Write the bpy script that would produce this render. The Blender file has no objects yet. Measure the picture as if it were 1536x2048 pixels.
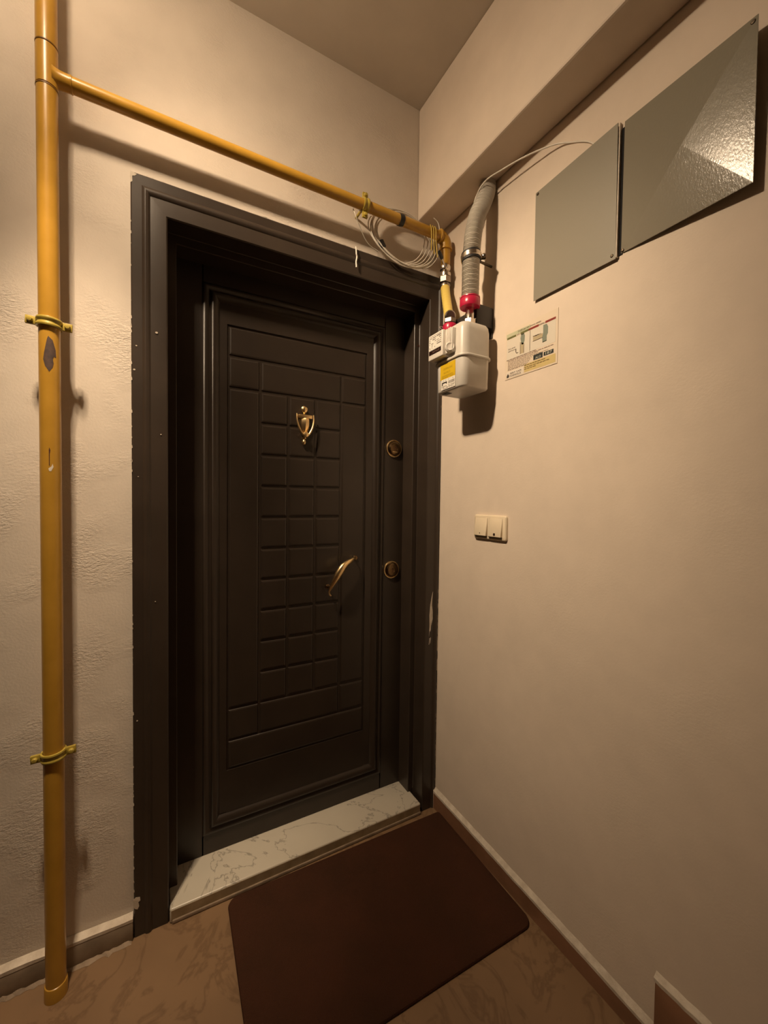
import bpy, bmesh, math, random
from mathutils import Vector, Matrix
random.seed(7)
C = bpy.context.scene.collection
S = bpy.context.scene
PI = math.pi

# ------------------------------------------------------------------ camera
cam_d = bpy.data.cameras.new('camera')
cam = bpy.data.objects.new('camera', cam_d); C.objects.link(cam)
cam_d.sensor_fit = 'HORIZONTAL'; cam_d.sensor_width = 36.0
cam_d.lens = 36.0 * 808.376 / 1536.0
cam_d.clip_start = 0.01
R_ = Vector((0.87308247, -0.48740204, 0.01289384)); U_ = Vector((0.00246443, 0.03085608, 0.9995208)); F_ = Vector((0.48756633, 0.87263231, -0.02814107))
m = Matrix((R_, U_, -F_)).transposed().to_4x4(); m.translation = (-0.98205739, -1.30046119, 1.2426162)
cam.matrix_world = m
S.camera = cam

# ------------------------------------------------------------------ world, light, exposure
S.view_settings.view_transform = 'Standard'; S.view_settings.look = 'None'
S.view_settings.gamma = 1.0; S.view_settings.use_curve_mapping = False
S.view_settings.exposure = 0.0
W = bpy.data.worlds.new('world'); S.world = W; W.use_nodes = True
W.node_tree.nodes['Background'].inputs[0].default_value = (1.0, 0.72, 0.46, 1)
W.node_tree.nodes['Background'].inputs[1].default_value = 0.02

LAMP = Vector((-1.26, -0.47, 2.60))
LAMP_COL = (1.0, 0.765, 0.52)
# the ceiling lamp: a warm bulb, plus spot beams added to even out the wall tones: (kind, watts, aim, beam angle)
BULB_AND_FILL = (('POINT', 37, None, 0), ('SPOT', 185, (.6, .1, -.8), 110), ('SPOT', 75, (.8, .2, -.5), 110), ('SPOT', 450, (.72, .14, -.68), 60), ('SPOT', 500, (.1, .29, -1), 40))

# ------------------------------------------------------------------ material helpers
def mat(name, col, rough=0.5, metal=0.0, spec=0.5, coat=0.0):
    mt = bpy.data.materials.new(name); mt.use_nodes = True
    b = mt.node_tree.nodes['Principled BSDF']
    b.inputs['Base Color'].default_value = (*col, 1); b.inputs['Roughness'].default_value = rough
    b.inputs['Metallic'].default_value = metal; b.inputs['Specular IOR Level'].default_value = spec
    b.inputs['Coat Weight'].default_value = coat
    return mt
def nd(mt, typ, **kw):
    n = mt.node_tree.nodes.new(typ)
    for k, v in kw.items():
        if k in n.inputs: n.inputs[k].default_value = v
        else: setattr(n, k, v)
    return n
def lk(mt, a, b): mt.node_tree.links.new(a, b)
def coords(mt, scale=(1, 1, 1), rot=(0, 0, 0)):
    tc = nd(mt, 'ShaderNodeTexCoord'); mp = nd(mt, 'ShaderNodeMapping')
    mp.inputs['Scale'].default_value = scale; mp.inputs['Rotation'].default_value = rot
    lk(mt, tc.outputs['Object'], mp.inputs['Vector']); return mp.outputs['Vector']
def bsdf(mt): return mt.node_tree.nodes['Principled BSDF']
def noise(mt, vec, scale, detail=4, rough=0.55, dist=0.0):
    n = nd(mt, 'ShaderNodeTexNoise'); n.inputs['Scale'].default_value = scale; n.inputs['Detail'].default_value = detail
    n.inputs['Roughness'].default_value = rough; n.inputs['Distortion'].default_value = dist
    lk(mt, vec, n.inputs['Vector']); return n.outputs['Fac']
def ramp(mt, fac, stops):
    r = nd(mt, 'ShaderNodeValToRGB'); el = r.color_ramp.elements
    while len(el) < len(stops): el.new(0.5)
    for e, (p, c) in zip(el, stops): e.position = p; e.color = (*c, 1)
    lk(mt, fac, r.inputs['Fac']); return r.outputs['Color']
def bump(mt, h, strength=0.3, dist=0.002, prev=None):
    b = nd(mt, 'ShaderNodeBump'); b.inputs['Strength'].default_value = strength; b.inputs['Distance'].default_value = dist
    lk(mt, h, b.inputs['Height'])
    if prev is not None: lk(mt, prev, b.inputs['Normal'])
    lk(mt, b.outputs['Normal'], bsdf(mt).inputs['Normal']); return b.outputs['Normal']
def speckle(name, c1, c2, scale, rough=0.5, metal=0.0, spec=0.5, lo=0.35, hi=0.65, bs=0.0, bd=0.001, detail=4):
    mt = mat(name, c1, rough, metal, spec); v = coords(mt)
    f = noise(mt, v, scale, detail)
    lk(mt, ramp(mt, f, [(lo, c1), (hi, c2)]), bsdf(mt).inputs['Base Color'])
    if bs: bump(mt, f, bs, bd)
    return mt
def math_(mt, op, a, b=None):
    n = nd(mt, 'ShaderNodeMath', operation=op)
    for i, x in enumerate((a, b)):
        if x is None: continue
        if isinstance(x, (int, float)): n.inputs[i].default_value = x
        else: lk(mt, x, n.inputs[i])
    return n.outputs[0]

WALLC = (0.70, 0.615, 0.52)
def wall_mat(name, patch, fine, seed=0.0, c=WALLC):
    mt = mat(name, c, 0.62, 0, 0.3); v = coords(mt); vs = coords(mt, (1, 1, 1.7), (0, math.radians(-40), 0))
    f1 = noise(mt, v, 3.2, 5); f2 = noise(mt, v, 14, 4)
    mix = math_(mt, 'ADD', math_(mt, 'MULTIPLY', f1, .6), math_(mt, 'MULTIPLY', f2, .4))
    lk(mt, ramp(mt, mix, [(.36, tuple(x*.95 for x in c)), (.62, tuple(min(1, x*1.03) for x in c))]), bsdf(mt).inputs['Base Color'])
    streak = noise(mt, vs, 120, 5, .62, .3)
    mask = noise(mt, v, 4.5, 2)
    mm = nd(mt, 'ShaderNodeMapRange'); mm.inputs['From Min'].default_value = .47; mm.inputs['From Max'].default_value = .68
    lk(mt, mask, mm.inputs['Value'])
    h = math_(mt, 'MULTIPLY', streak, mm.outputs[0])
    n1 = bump(mt, h, patch, .006)
    n2 = bump(mt, noise(mt, v, 170, 3), fine, .0012, n1)
    bump(mt, noise(mt, v, 2.0, 2), .35, .01, n2)
    return mt
M = {}
M['wall_back'] = wall_mat('plaster_rough', .55, .28)
M['wall_right'] = wall_mat('plaster_smooth', .10, .16, c=(.72, .61, .50))
M['stairwell'] = wall_mat('stairwell_darkened_tan', .05, .1, c=(.34, .27, .20))  # unseen walls, darkened to lower the light they bounce back
M['ceiling'] = wall_mat('ceiling_paint', .05, .1, c=(.62, .56, .48))
M['grout'] = speckle('dirty_grout', (.30, .22, .15), (.21, .15, .10), 30, .75, bs=.4, bd=.002)
M['fillet'] = speckle('plaster_lip', (.66, .58, .48), (.52, .44, .35), 40, .7, bs=.6, bd=.003)
def marble(name, base, vein, dark, scale, w, rough=.28):
    mt = mat(name, base, rough, 0, .45); v = coords(mt, (1, 1, 1), (0, 0, .9))
    f = noise(mt, v, scale, 6, .6, 1.2)
    d = math_(mt, 'ABSOLUTE', math_(mt, 'SUBTRACT', f, .5))
    big = noise(mt, v, scale*.8, 3)
    cb = ramp(mt, big, [(.3, base), (.7, tuple(x*.82 for x in base))])
    mr = nd(mt, 'ShaderNodeMapRange'); mr.inputs['From Min'].default_value = 0; mr.inputs['From Max'].default_value = w
    mr.inputs['To Min'].default_value = vein; mr.inputs['To Max'].default_value = 0; lk(mt, d, mr.inputs['Value'])
    mx = nd(mt, 'ShaderNodeMix', data_type='RGBA'); lk(mt, mr.outputs[0], mx.inputs[0]); lk(mt, cb, mx.inputs[6]); mx.inputs[7].default_value = (*dark, 1)
    lk(mt, mx.outputs[2], bsdf(mt).inputs['Base Color'])
    bump(mt, noise(mt, v, 45, 4), .12, .001)
    return mt
M['floor'] = marble('floor_stone', (.245, .148, .078), .55, (.12, .066, .032), 5.0, .035, .45)
M['sill'] = marble('sill_marble', (.60, .545, .45), .75, (.22, .195, .16), 2.6, .010, .3)
M['skirt_back'] = speckle('skirting_grey_stone', (.30, .235, .17), (.22, .17, .12), 18, .45)
M['skirt_right'] = speckle('skirting_brown_stone', (.27, .135, .075), (.21, .105, .055), 14, .4)
def wood_paint(name, c):
    mt = mat(name, c, .36, 0, .5); v = coords(mt, (9, 9, .5))
    f = noise(mt, v, 26, 4)
    v2 = coords(mt)
    lk(mt, ramp(mt, noise(mt, v2, 9, 4), [(.35, tuple(x*.9 for x in c)), (.7, tuple(x*1.12 for x in c))]), bsdf(mt).inputs['Base Color'])
    n = bump(mt, f, .12, .0006)
    bump(mt, noise(mt, v2, 190, 2), .10, .0004, n)
    r = nd(mt, 'ShaderNodeMapRange'); r.inputs['To Min'].default_value = .30; r.inputs['To Max'].default_value = .46
    lk(mt, noise(mt, v2, 6, 4), r.inputs['Value']); lk(mt, r.outputs[0], bsdf(mt).inputs['Roughness'])
    return mt
M['door'] = wood_paint('door_brown_paint', (.029, .020, .0140))
M['casing'] = wood_paint('casing_brown_paint', (.040, .028, .020))
M['gap'] = mat('gap_shade_black', (.004, .003, .003), .9)  # near-black colour carries the shade of the shaft and plate gap
M['yellow'] = speckle('pipe_yellow_paint', (.51, .275, .036), (.45, .24, .028), 16, .3, 0, .5, bs=.05)
M['clampy'] = speckle('clamp_yellow_paint', (.46, .35, .065), (.35, .255, .04), 60, .35, 0, .5)
M['groove'] = mat('pipe_joint_dark', (.20, .095, .012), .5)
M['rust'] = speckle('bare_pipe_brown', (.055, .033, .028), (.09, .05, .035), 120, .6)
M['ink'] = mat('dark_ink', (.07, .018, .008), .6)
M['whitepaint'] = mat('white_paint_dab', (.75, .68, .58), .5)
M['hosey'] = mat('hose_yellow_sleeve', (.70, .52, .12), .45)
M['hoseg'] = speckle('conduit_grey_plastic', (.50, .46, .39), (.44, .40, .34), 30, .5)
M['meter'] = speckle('meter_grey_enamel', (.62, .58, .52), (.58, .54, .48), 25, .36)
M['plate'] = mat('meter_plastic', (.68, .63, .56), .4)
M['red'] = mat('red_plastic', (.46, .016, .055), .28, 0, .5)
M['bracket'] = mat('bracket_dark_paint', (.022, .017, .014), .45)
M['steel'] = mat('steel', (.62, .56, .48), .22, 1.0)
M['darksteel'] = mat('tarnished_steel', (.30, .25, .20), .35, 1.0)
M['gold'] = mat('polished_brass', (.95, .70, .36), .30, 1.0)
M['brassd'] = mat('dark_brass', (.20, .13, .065), .28, 1.0)  # the lock faces' dark reflection is put into this colour
M['rubber'] = mat('black_rubber', (.012, .010, .009), .6)
M['tape'] = mat('black_tape', (.012, .011, .011), .42)
M['cable'] = mat('clear_cable_jacket', (.74, .68, .59), .4, 0, .5)
M['cabley'] = mat('cable_yellow_paint', (.52, .36, .05), .4)
M['white'] = mat('white_wire', (.80, .74, .65), .4)
M['screw'] = mat('screw_dark', (.10, .075, .05), .4, .7)
M['switch'] = speckle('switch_ivory', (.80, .68, .50), (.76, .64, .47), 20, .35)
M['dot'] = mat('switch_dark_dot', (.03, .012, .008), .5)
M['seal'] = mat('lead_seal', (.55, .45, .4), .3, .4)
def mat_panel(name, c, rough, bscale, bstr):
    mt = mat(name, c, rough, 0, .5); v = coords(mt, (1, 1, .55))
    f = noise(mt, v, bscale, 3, .6)
    n = bump(mt, f, bstr, .0012)
    bump(mt, noise(mt, coords(mt), 9, 3), .15, .003, n)
    return mt
M['panel'] = mat_panel('panel_grey_crinkle', (.235, .215, .165), .20, 260, .27)
M['panel2'] = mat_panel('panel_grey_smooth', (.265, .240, .185), .42, 120, .08)
def mat_mat():
    mt = mat('mat_brown_pile', (.06, .03, .02), .95, 0, .1); v = coords(mt)
    f = noise(mt, v, 420, 2); g = noise(mt, v, 5, 4)
    lk(mt, ramp(mt, g, [(.3, (.062, .024, .013)), (.7, (.045, .020, .011))]), bsdf(mt).inputs['Base Color'])
    bump(mt, f, .9, .003); return mt
M['mat'] = mat_mat()
P = {}
def flat(name, c, rough=.5):
    if name not in P: P[name] = mat(name, c, rough)
    return P[name]

# ------------------------------------------------------------------ mesh helpers
def bm_new(): return bmesh.new()
def bx(bm, x0, x1, y0, y1, z0, z1, bev=0.0, seg=2):
    b = bmesh.new()
    vs = [b.verts.new((x, y, z)) for x in (x0, x1) for y in (y0, y1) for z in (z0, z1)]
    for f in ((0, 1, 3, 2), (4, 6, 7, 5), (0, 4, 5, 1), (2, 3, 7, 6), (0, 2, 6, 4), (1, 5, 7, 3)): b.faces.new([vs[i] for i in f])
    bmesh.ops.recalc_face_normals(b, faces=b.faces)
    if bev: bmesh.ops.bevel(b, geom=b.edges[:], offset=bev, segments=seg, profile=.5, affect='EDGES')
    merge(bm, b); return bm
def merge(bm, b, mtx=None):
    if mtx is not None: bmesh.ops.transform(b, matrix=mtx, verts=b.verts)
    me = bpy.data.meshes.new('tmp'); b.to_mesh(me); b.free(); bm.from_mesh(me); bpy.data.meshes.remove(me)
def frames(pts):
    pts = [Vector(p) for p in pts]; n = len(pts); T = []
    for i in range(n):
        a = pts[max(0, i-1)]; b = pts[min(n-1, i+1)]; T.append((b-a).normalized())
    up = Vector((0, 0, 1)) if abs(T[0].z) < .9 else Vector((0, 1, 0))
    N = (up - T[0]*up.dot(T[0])).normalized(); out = []
    for i in range(n):
        N = (N - T[i]*N.dot(T[i])).normalized(); out.append((pts[i], N, T[i].cross(N)))
    return out
def tube(bm, pts, r, seg=12, cap=True, flat_=1.0):
    """sweep: r a radius or one radius per point"""
    fr = frames(pts); rings = []
    for i, (p, n, b) in enumerate(fr):
        ri = r[i] if isinstance(r, (list, tuple)) else r
        rings.append([bm.verts.new(p + n*math.cos(2*PI*k/seg)*ri + b*math.sin(2*PI*k/seg)*ri*flat_) for k in range(seg)])
    for a, c in zip(rings, rings[1:]):
        for k in range(seg): bm.faces.new((a[k], a[(k+1) % seg], c[(k+1) % seg], c[k]))
    if cap:
        bm.faces.new(rings[0][::-1]); bm.faces.new(rings[-1])
    bmesh.ops.recalc_face_normals(bm, faces=bm.faces); return bm
def spline(pts, n=8):
    pts = [Vector(p) for p in pts]; P_ = [pts[0]*2-pts[1]] + pts + [pts[-1]*2-pts[-2]]; out = []
    for i in range(1, len(P_)-2):
        a, b, c, d = P_[i-1:i+3]
        for k in range(n):
            t = k/n
            out.append(.5*((2*b) + (c-a)*t + (2*a-5*b+4*c-d)*t*t + (3*b-a-3*c+d)*t**3))
    out.append(pts[-1]); return out
def lathe(bm, prof, origin, axis, seg=24):
    """prof: (radius, along) pairs"""
    ax = Vector(axis).normalized(); up = Vector((0, 0, 1)) if abs(ax.z) < .9 else Vector((1, 0, 0))
    n = (up-ax*up.dot(ax)).normalized(); b = ax.cross(n); o = Vector(origin); rings = []
    for r, h in prof:
        rings.append([bm.verts.new(o+ax*h+(n*math.cos(2*PI*k/seg)+b*math.sin(2*PI*k/seg))*max(r, 1e-5)) for k in range(seg)])
    for a, c in zip(rings, rings[1:]):
        for k in range(seg): bm.faces.new((a[k], a[(k+1) % seg], c[(k+1) % seg], c[k]))
    bm.faces.new(rings[0][::-1]); bm.faces.new(rings[-1])
    bmesh.ops.recalc_face_normals(bm, faces=bm.faces); return bm
def prism(bm, pts, d):
    """pts: 3D polygon, extruded by vector d"""
    b = bmesh.new(); d = Vector(d)
    a = [b.verts.new(Vector(p)) for p in pts]; c = [b.verts.new(Vector(p)+d) for p in pts]
    b.faces.new(a[::-1]); b.faces.new(c); n = len(a)
    for i in range(n): b.faces.new((a[i], a[(i+1) % n], c[(i+1) % n], c[i]))
    bmesh.ops.recalc_face_normals(b, faces=b.faces); merge(bm, b); return bm
def rrect(w, h, r, n=6):
    """rounded rectangle outline centred on 0, counter-clockwise"""
    o = []
    for cx, cy, a0 in ((w/2-r, h/2-r, 0), (-w/2+r, h/2-r, 90), (-w/2+r, -h/2+r, 180), (w/2-r, -h/2+r, 270)):
        for k in range(n+1):
            a = math.radians(a0+90*k/n); o.append((cx+r*math.cos(a), cy+r*math.sin(a)))
    return o
def world_of(o):
    return o.matrix_basis.copy() if o.parent is None else world_of(o.parent) @ o.matrix_parent_inverse @ o.matrix_basis
def obj(name, bm, m_, parent=None, ang=38, smooth=True):
    me = bpy.data.meshes.new(name); bm.to_mesh(me); bm.free()
    me.materials.append(m_)
    if smooth:
        me.polygons.foreach_set('use_smooth', [True]*len(me.polygons)); me.set_sharp_from_angle(angle=math.radians(ang))
    o = bpy.data.objects.new(name, me); C.objects.link(o)
    if parent is not None:
        o.parent = parent
        o.matrix_parent_inverse = world_of(parent).inverted()
    return o
def tag(o, label=None, cat=None, group=None, kind=None):
    if label: o['label'] = label
    if cat: o['category'] = cat
    if group: o['group'] = group
    if kind: o['kind'] = kind
    return o
def thing(name, label, cat, loc=(0, 0, 0), group=None, kind=None):
    o = bpy.data.objects.new(name, None); C.objects.link(o); o.location = loc; o.empty_display_size = .05
    return tag(o, label, cat, group, kind)
def struct(name, bm, m_, label, cat): return tag(obj(name, bm, m_, smooth=False), label, cat, kind='structure')
def text_mesh(bm, s, origin, right, up, height, width=None, align='LEFT', depth=0.0):
    """flat lettering from the built-in font laid on a plane"""
    cu = bpy.data.curves.new('t', 'FONT'); cu.body = s; cu.align_x = align; cu.resolution_u = 2; cu.size = 1.0
    o = bpy.data.objects.new('t', cu); C.objects.link(o)
    dg = bpy.context.evaluated_depsgraph_get(); me = bpy.data.meshes.new_from_object(o.evaluated_get(dg))
    bpy.data.objects.remove(o); bpy.data.curves.remove(cu)
    xs = [v.co.x for v in me.vertices]; w0 = max(xs)-min(xs)
    sy = height/.70; sx = sy if width is None else width/w0
    off = min(xs) if align == 'LEFT' else 0
    r = Vector(right); u = Vector(up); og = Vector(origin)
    for v in me.vertices: v.co = og + r*((v.co.x-off)*sx) + u*(v.co.y*sy)
    bm.from_mesh(me); bpy.data.meshes.remove(me); return bm

# ================================================================== SETTING
ZC, ZB, BD = 2.715, 2.303, 0.120
XE, YE = -3.9, -4.2                     # far sides of the stairwell, outside the picture
bm = bm_new(); bx(bm, XE-.2, .25, YE-.2, .30, -.12, 0)
floor = struct('floor', bm, M['floor'], 'beige veined stone floor of the landing', 'floor')
bm = bm_new(); bx(bm, XE-.2, .25, YE-.2, .30, ZC, ZC+.15)
struct('ceiling', bm, M['ceiling'], 'plain cream painted ceiling over the landing', 'ceiling')
WY = .012
bm = bm_new()
bx(bm, XE-.2, -1.03, WY, .30, 0, ZC); bx(bm, -1.03, .25, WY, .30, 2.10, ZC); bx(bm, -.003, .25, WY, .30, 0, 2.10)
struct('wall_back', bm, M['wall_back'], 'rough cream plaster wall around the brown door', 'wall')
HY0, HY1, HZ0, HZ1 = -.945, -.465, 1.86, 2.14       # shaft opening behind the two cover plates
bm = bm_new()
bx(bm, 0, .25, YE, WY, 0, HZ0); bx(bm, 0, .25, YE, WY, HZ1, ZC); bx(bm, 0, .25, HY1, WY, HZ0, HZ1); bx(bm, 0, .25, YE, HY0, HZ0, HZ1)
wr = struct('wall_right', bm, M['wall_right'], 'smooth cream painted wall carrying the gas meter and light switch', 'wall')
bm = bm_new(); bx(bm, .22, .245, HY0, HY1, HZ0, HZ1)
obj('shaft_back', bm, M['gap'], wr, smooth=False)
bm = bm_new(); bx(bm, XE-.2, XE, YE, WY, 0, ZC)
struct('wall_left', bm, M['stairwell'], 'tan painted wall at the far left of the stairwell', 'wall')
bm = bm_new(); bx(bm, XE, 0, YE-.2, YE, 0, ZC)
struct('wall_front', bm, M['stairwell'], 'tan painted stairwell wall behind the viewer', 'wall')
bm = bm_new(); bx(bm, -BD, -.0005, YE+.001, WY-.0005, ZB, ZC-.0005, .006, 2)
struct('trim_1', bm, M['wall_right'], 'cream ceiling beam running along the top of the right wall', 'beam')

# baseboards
bm = bm_new(); bx(bm, XE, -1.047, -.006, WY-.0005, 0, .058, .002)
bb = tag(obj('baseboard_back', bm, M['skirt_back']), 'grey brown stone skirting left of the door', 'skirting', kind='structure')
def lip(name, parent, along, a0, a1, h0, h1, d0, d1, n=60, drop=0.0, jit=1.0):
    """uneven plaster lip on top of a skirting"""
    bm = bm_new(); rows = []
    for i in range(n+1):
        t = a0+(a1-a0)*i/n; dz = -drop*(1-i/n); j = random.uniform(-.0025, .0025)*jit+dz; k = random.uniform(-.0025, .003)*jit+dz
        pr = [(d0, h0+j), (d0, h0+.008+k), (d1, h1+k), (d1, h0+j)]
        rows.append([bm.verts.new((t, d, h) if along == 'x' else (d, t, h)) for d, h in pr])
    for a, b in zip(rows, rows[1:]):
        for k in range(4): bm.faces.new((a[k], a[(k+1) % 4], b[(k+1) % 4], b[k]))
    bm.faces.new(rows[0]); bm.faces.new(rows[-1][::-1]); bmesh.ops.recalc_face_normals(bm, faces=bm.faces)
    return obj(name, bm, M['fillet'], parent, smooth=False)
lip('plaster_lip', bb, 'x', XE, -1.047, .056, .071, -.0065, .0115, 90, 0, .6)
# grout smear where the back skirting meets the floor
bm = bm_new(); rows = []
for i in range(81):
    t = -1.75+.70*i/80; rows.append((bm.verts.new((t, -.0062, .004+random.uniform(-.002, .003))), bm.verts.new((t, -.013-random.uniform(0, .007)*(1 if random.random()<.8 else 1.8), .0006))))
for a, b in zip(rows, rows[1:]): bm.faces.new((a[0], a[1], b[1], b[0]))
obj('grout_smear', bm, M['grout'], bb, smooth=False)
bm = bm_new(); prism(bm, [(-.011, -.8395, .0005), (-.011, -.8395, .047), (-.011, -.004, .064), (-.011, -.004, .0005)], (.0105, 0, 0))
br = tag(obj('baseboard_right', bm, M['skirt_right']), 'reddish brown stone skirting along the right wall', 'skirting', kind='structure')
lip('plaster_lip', br, 'y', -.8395, -.004, .062, .083, -.0115, -.0005, 40, .018, .35)
bm = bm_new(); bx(bm, -.013, -.001, -.0045, -.0005, 0, .076, .001); obj('plaster_end', bm, M['fillet'], br)
# one step up where the stairs leave the landing, just under the frame
bm = bm_new(); bx(bm, -1.6, -.001, YE+.001, -.84, .0005, .060, .004)
tag(obj('trim_2', bm, M['floor']), 'beige stone step at the foot of the stairs', 'step', kind='structure')
bm = bm_new(); bx(bm, -.011, -.0005, -1.9, -.837, .060, .172, .002)
b2 = tag(obj('baseboard_stair', bm, M['skirt_right']), 'brown stone skirting stepping up above the stair by the right wall', 'skirting', kind='structure')
lip('plaster_lip', b2, 'y', -1.9, -.835, .170, .188, -.0115, -.0005, 70, 0, .35)

# ================================================================== DOOR FRAME (casing, stop)
fr = thing('trim_3', 'dark brown painted door casing with chipped edges', 'door frame', (-.5, 0, 0), kind='structure')
XL, XRO, ZT, HS = -1.045, .0245, 2.116, 1.08
prof = [(0, .0115), (0, .003), (.003, .0005), (.026, .001), (.030, -.003), (.035, -.0045), (.041, -.003), (.046, .002), (.051, .0015), (.084, .0015), (.087, .004),
        (.087, .068), (.089, .070), (.110, .070), (.112, .072), (.112, .150)]
def casing(name, side):
    bm = bm_new(); A, B = [], []
    for d, y in prof:
        zt = ZT-d*HS
        if side == 'L': a, b = (XL+d, y, .0005), (XL+d, y, zt)
        elif side == 'R': a, b = (min(XRO-d, -.0006), y, .0005), (min(XRO-d, -.0006), y, zt)
        else: a, b = (XL+d, y, zt), (min(XRO-d, -.0006), y, zt)
        A.append(bm.verts.new(a)); B.append(bm.verts.new(b))
    for i in range(len(prof)-1):
        try: bm.faces.new((A[i], A[i+1], B[i+1], B[i]))
        except ValueError: pass
    bmesh.ops.remove_doubles(bm, verts=bm.verts, dist=1e-6)
    bmesh.ops.recalc_face_normals(bm, faces=bm.faces)
    return obj(name, bm, M['casing'], fr, 30)
casing('jamb', 'L'); casing('jamb', 'R'); casing('head', 'T')
def flake(bm, pts, y, t=.0006):
    prism(bm, [(x, y, z) for x, z in pts], (0, -t, 0))
bm = bm_new()   # bare patches where the paint has come off
flake(bm, [(-.0265, .882), (-.0310, .868), (-.0385, .83), (-.0415, .79), (-.0405, .745), (-.0425, .705), (-.0400, .728), (-.0372, .722), (-.0345, .730), (-.0335, .745), (-.0285, .762), (-.0258, .772), (-.0262, .80), (-.0300, .83), (-.0288, .86)], .0014)
flake(bm, [(-.0400, .698), (-.0425, .672), (-.0412, .671), (-.0380, .696)], .0014); flake(bm, [(-.0345, .700), (-.0368, .676), (-.0355, .676), (-.0328, .698)], .0014)
flake(bm, [(-1.046, .112), (-1.040, .116), (-1.030, .113), (-1.029, .103), (-1.034, .100), (-1.032, .088), (-1.036, .080), (-1.042, .084), (-1.046, .090)], .0004)
flake(bm, [(-1.0455, 2.116), (-1.03, 2.112), (-1.035, 2.106), (-1.041, 2.104), (-1.0405, 2.090), (-1.0452, 2.085)], .0005)
obj('paint_chip', bm, M['fillet'], fr, smooth=False)
bm = bm_new()   # plaster crumbs along the outer edge
for i in range(46):
    z = random.choice((random.uniform(.05, .95), random.uniform(.05, 2.1))); s = random.uniform(.002, .006)
    flake(bm, [(-.0012-random.uniform(0, .002), z-s*1.6), (-.002-s*.7, z-s*.3), (-.0014-s*.5, z+s), (-.0006, z+s*2.2)], -.0006, .001)
for z0, z1, wd in ((.815, .835, .007), (.64, .685, .009), (.56, .60, .005), (.43, .44, .004)):
    flake(bm, [(-.0006, z0), (-wd, z0+.006), (-wd*.6, (z0+z1)/2), (-wd, z1-.005), (-.0006, z1)], -.0006, .0012)
for i in range(40):
    z = random.uniform(.1, 2.1); s = random.uniform(.0008, .0028)
    flake(bm, [(XL-.001, z-s*2.4), (XL+s*.9, z-s), (XL+s*.6, z+s*1.5), (XL-.001, z+s*2.5)], .0002, .0006)
for i in range(26):
    x = random.uniform(-1.03, -.1); s = random.uniform(.0008, .0022)
    flake(bm, [(x-s*3, ZT+.0005), (x-s, ZT-s), (x+s*2, ZT-s*.7), (x+s*3.5, ZT+.0005)], .0002, .0006)
for x_, z_, r_ in ((-1.033, 1.655, .0022), (-1.038, 1.590, .0030), (-.985, 1.70, .0035), (-.975, 1.42, .0018), (-1.03, 1.30, .0015), (-1.035, .62, .0020), (-.99, .95, .0015)):
    flake(bm, [(x_+r_*math.cos(a), z_+r_*.8*math.sin(a*1.0)) for a in (0, 1.1, 2.3, 3.3, 4.4, 5.3)], .0004, .0006)
tag(obj('plaster_crumbs', bm, M['fillet'], fr, smooth=False), kind='stuff')

# ================================================================== DOOR LEAF
DY = .143
door = thing('door_1', 'dark brown steel apartment door with an embossed grid of panels', 'door', (-.5, DY, .045), kind='structure')
LX0, LX1, LZ0, LZ1 = -.948, -.0735, .044, 2.005
MX0, MX1, MZ0, MZ1 = -.857, -.178, .110, 1.942         # outer edge of the moulding
mw = .057
bm = bm_new()    # leaf: stiles, rails and the sunk panel bed
bx(bm, LX0, MX0+.004, DY, DY+.05, LZ0, LZ1); bx(bm, MX1-.004, LX1, DY, DY+.05, LZ0, LZ1)
bx(bm, MX0, MX1, DY, DY+.05, LZ0, MZ0+.004); bx(bm, MX0, MX1, DY, DY+.05, MZ1-.004, LZ1)
bx(bm, MX0, MX1, DY+.0057, DY+.05, MZ0, MZ1)
obj('leaf', bm, M['door'], door, smooth=False)
mp = [(0, .0005), (.004, .005), (.009, .0065), (.014, .0045), (.018, .001), (.022, .001), (.026, .007), (.030, .0115), (.033, .012), (.040, .0095), (.049, .0015), (.057, -.0050)]
bm = bm_new(); rings = []
for d, h in mp:
    rings.append([bm.verts.new(v) for v in ((MX0+d, DY-h, MZ0+d), (MX1-d, DY-h, MZ0+d), (MX1-d, DY-h, MZ1-d), (MX0+d, DY-h, MZ1-d))])
for a, b in zip(rings, rings[1:]):
    for k in range(4): bm.faces.new((a[k], a[(k+1) % 4], b[(k+1) % 4], b[k]))
bmesh.ops.recalc_face_normals(bm, faces=bm.faces)
obj('moulding', bm, M['door'], door, 45)
GX = [-.778, -.672, -.573, -.471, -.368, -.262]
GZ = [1.820, 1.720, 1.615] + [1.615-.10935*k for k in range(1, 11)] + [.412, .312]
g = .0040; PB, PT = DY+.0058, DY+.0012
def pad(x0, x1, z0, z1, name='panel'):
    bm = bm_new(); x0 += g; x1 -= g; z0 += g; z1 -= g; e = .0062
    lo = [bm.verts.new(v) for v in ((x0, PB, z0), (x1, PB, z0), (x1, PB, z1), (x0, PB, z1))]
    hi = [bm.verts.new(v) for v in ((x0+e*.3, PT+.0012, z0+e*.3), (x1-e*.3, PT+.0012, z0+e*.3), (x1-e*.3, PT+.0012, z1-e*.3), (x0+e*.3, PT+.0012, z1-e*.3))]
    top = [bm.verts.new(v) for v in ((x0+e, PT, z0+e), (x1-e, PT, z0+e), (x1-e, PT, z1-e), (x0+e, PT, z1-e))]
    for a, b in ((lo, hi), (hi, top)):
        for k in range(4): bm.faces.new((a[k], a[(k+1) % 4], b[(k+1) % 4], b[k]))
    bm.faces.new(top); bmesh.ops.recalc_face_normals(bm, faces=bm.faces)
    return obj(name, bm, M['door'], door, smooth=False)
pad(GX[0], GX[5], GZ[1], GZ[0]); pad(GX[0], GX[1], GZ[2], GZ[1]); pad(GX[1], GX[4], GZ[2], GZ[1]); pad(GX[4], GX[5], GZ[2], GZ[1])
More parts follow.
